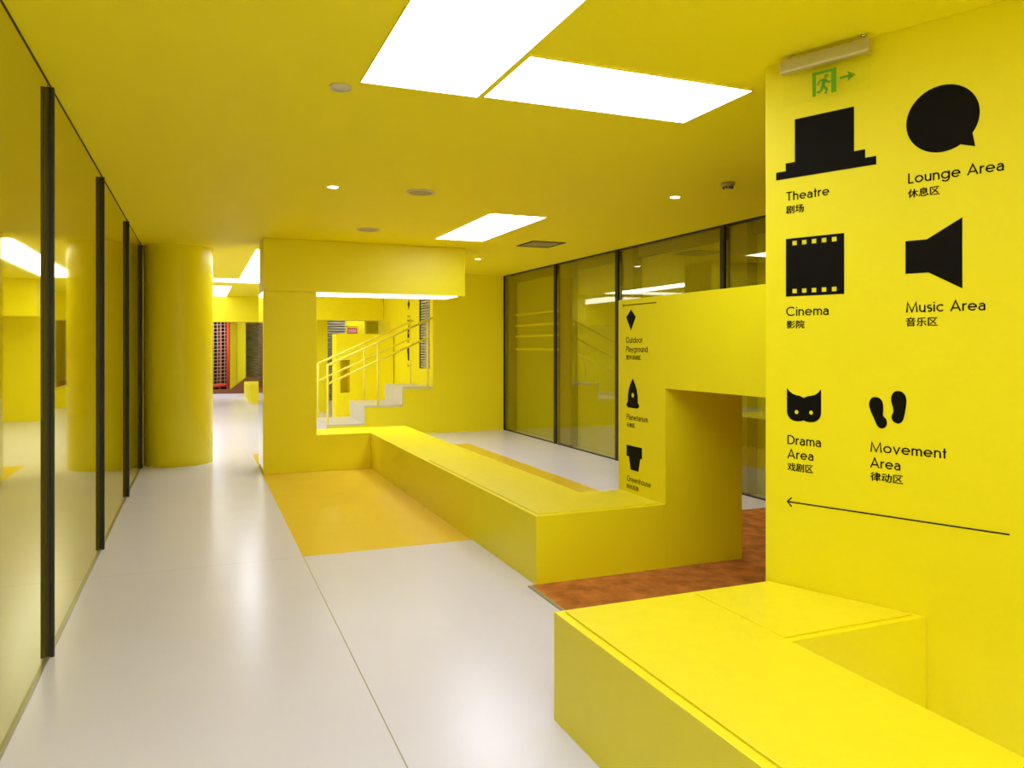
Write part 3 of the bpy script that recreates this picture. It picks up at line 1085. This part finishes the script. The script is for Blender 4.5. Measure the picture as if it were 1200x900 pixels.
pictogram([[(-4.986, 0.709), (-4.986, 0.790), (-4.772, 0.790), (-4.772, 0.710), (-4.794, 0.710), (-4.821, 0.613), (-4.927, 0.613), (-4.955, 0.709)]], PIER, t)
latin([('Greenhouse', -4.982, -4.655, 0.523, 0.042)], PIER, t)
cjk('阳光花房', PIER, t, -4.982, -4.817, 0.469, 0.502)

# matching small signs in the stairwell
SWALL = Frame((SWX, 0, 0), (0, -1, 0), (-1, 0, 0))
t = sign('stairwell_sign', 'three tiny black pictograms in a column on the stairwell wall beyond railings', SWALL, -14.85, 1.2, None)
yy = -14.80
pictogram([[(yy - 0.09, 2.37), (yy, 2.45), (yy + 0.09, 2.37), (yy, 2.24)]], SWALL, t)
pictogram([[(yy - 0.10, 1.70), (yy - 0.08, 1.86), (yy, 1.97), (yy + 0.08, 1.86), (yy + 0.10, 1.70)], circle(yy, 1.80, 0.025)], SWALL, t)
pictogram([[(yy - 0.12, 1.40), (yy - 0.12, 1.50), (yy + 0.12, 1.50), (yy + 0.12, 1.40), (yy + 0.09, 1.40), (yy + 0.06, 1.25), (yy - 0.06, 1.25), (yy - 0.09, 1.40)]], SWALL, t)
latin([('Outdoor', yy - 0.12, yy + 0.12, 2.10, 0.05), ('Playground', yy - 0.12, yy + 0.17, 2.02, 0.05),
       ('Planetarium', yy - 0.12, yy + 0.17, 1.60, 0.05), ('Greenhouse', yy - 0.12, yy + 0.17, 1.13, 0.05)], SWALL, t)

# ------------------------------------------------------------------ exit sign hanging in front of the angled wall
ex = thing('exit_sign', 'hanging clear exit sign with green running figure and metal top bar', 'exit sign', onpanel(-0.39, 2.597, 0.05))
EXO = 0.05


def panel_box(bm, s0, s1, n0, n1, z0, z1):
    poly = [onpanel(s0, 0, n0), onpanel(s1, 0, n0), onpanel(s1, 0, n1), onpanel(s0, 0, n1)]
    prism(bm, [(p.x, p.y) for p in poly], z0, z1)


bm = bmesh.new()
panel_box(bm, -0.589, -0.200, EXO - 0.016, EXO + 0.016, 2.743, 2.803)
hs = obj('housing', bm, M['steel'], ex, 0.004)
bm = bmesh.new()
panel_box(bm, -0.587, -0.202, EXO + 0.0162, EXO + 0.019, 2.745, 2.754)
obj('housing_lip', bm, M['white_plastic'], hs, 0.001)
bm = bmesh.new()
panel_box(bm, -0.582, -0.203, EXO - 0.004, EXO + 0.004, 2.597, 2.742)
obj('acrylic_plate', bm, M['acrylic'], ex, 0.001)
for s in (-0.546, -0.229):
    bm = bmesh.new()
    c = onpanel(s, 0, EXO)
    lathe(bm, [(0.0, 2.8035), (0.006, 2.8035), (0.006, CEIL - 0.006), (0.012, CEIL - 0.004), (0.012, CEIL - 0.0006), (0.0, CEIL - 0.0006)], c.x, c.y, 16)
    obj('hanger', bm, M['steel'], ex)
EXF = Frame(P0 + NV * (EXO + 0.0045), DV, NV)


def seg(a, b, w):
    a, b = Vector(a), Vector(b)
    d = (b - a).normalized()
    n = Vector((-d.y, d.x)) * w / 2
    return [tuple(a + n), tuple(b + n), tuple(b - n), tuple(a - n)]


def multi(loops_list):
    bm = bmesh.new()
    for lp in loops_list:
        me = flat(lp, 0.0008)
        bm.from_mesh(me)
        bpy.data.meshes.remove(me)
    me = bpy.data.meshes.new('pict')
    bm.to_mesh(me)
    bm.free()
    return me


es, ez = -0.443, 2.611     # lower left of the doorway mark
parts = [[[(es, ez), (es + 0.014, ez), (es + 0.014, ez + 0.088), (es + 0.075, ez + 0.088), (es + 0.075, ez), (es + 0.095, ez), (es + 0.095, ez + 0.100), (es, ez + 0.100)]]]
fig = [seg((0.048, 0.062), (0.042, 0.036), 0.015), seg((0.042, 0.038), (0.058, 0.018), 0.011), seg((0.058, 0.018), (0.052, 0.002), 0.009),
       seg((0.042, 0.038), (0.034, 0.016), 0.011), seg((0.034, 0.016), (0.018, 0.014), 0.009),
       seg((0.050, 0.064), (0.028, 0.060), 0.008), seg((0.028, 0.060), (0.020, 0.044), 0.007),
       seg((0.050, 0.062), (0.062, 0.046), 0.008), seg((0.062, 0.046), (0.074, 0.050), 0.007)]
parts += [[[(es + a, ez + b) for a, b in f]] for f in fig]
parts.append([circle(es + 0.055, ez + 0.075, 0.008, 16)])
parts.append([seg((es + 0.108, ez + 0.052), (es + 0.150, ez + 0.052), 0.010)])
parts.append([[(es + 0.136, ez + 0.072), (es + 0.168, ez + 0.052), (es + 0.136, ez + 0.032), (es + 0.144, ez + 0.052)]])
parts = [[[(es + (a - es) * 1.10, ez + (b - ez) * 1.04) for a, b in lp] for lp in grp] for grp in parts]
place(multi(parts), EXF, 'pictogram', M['green'], ex, off=0.0006)
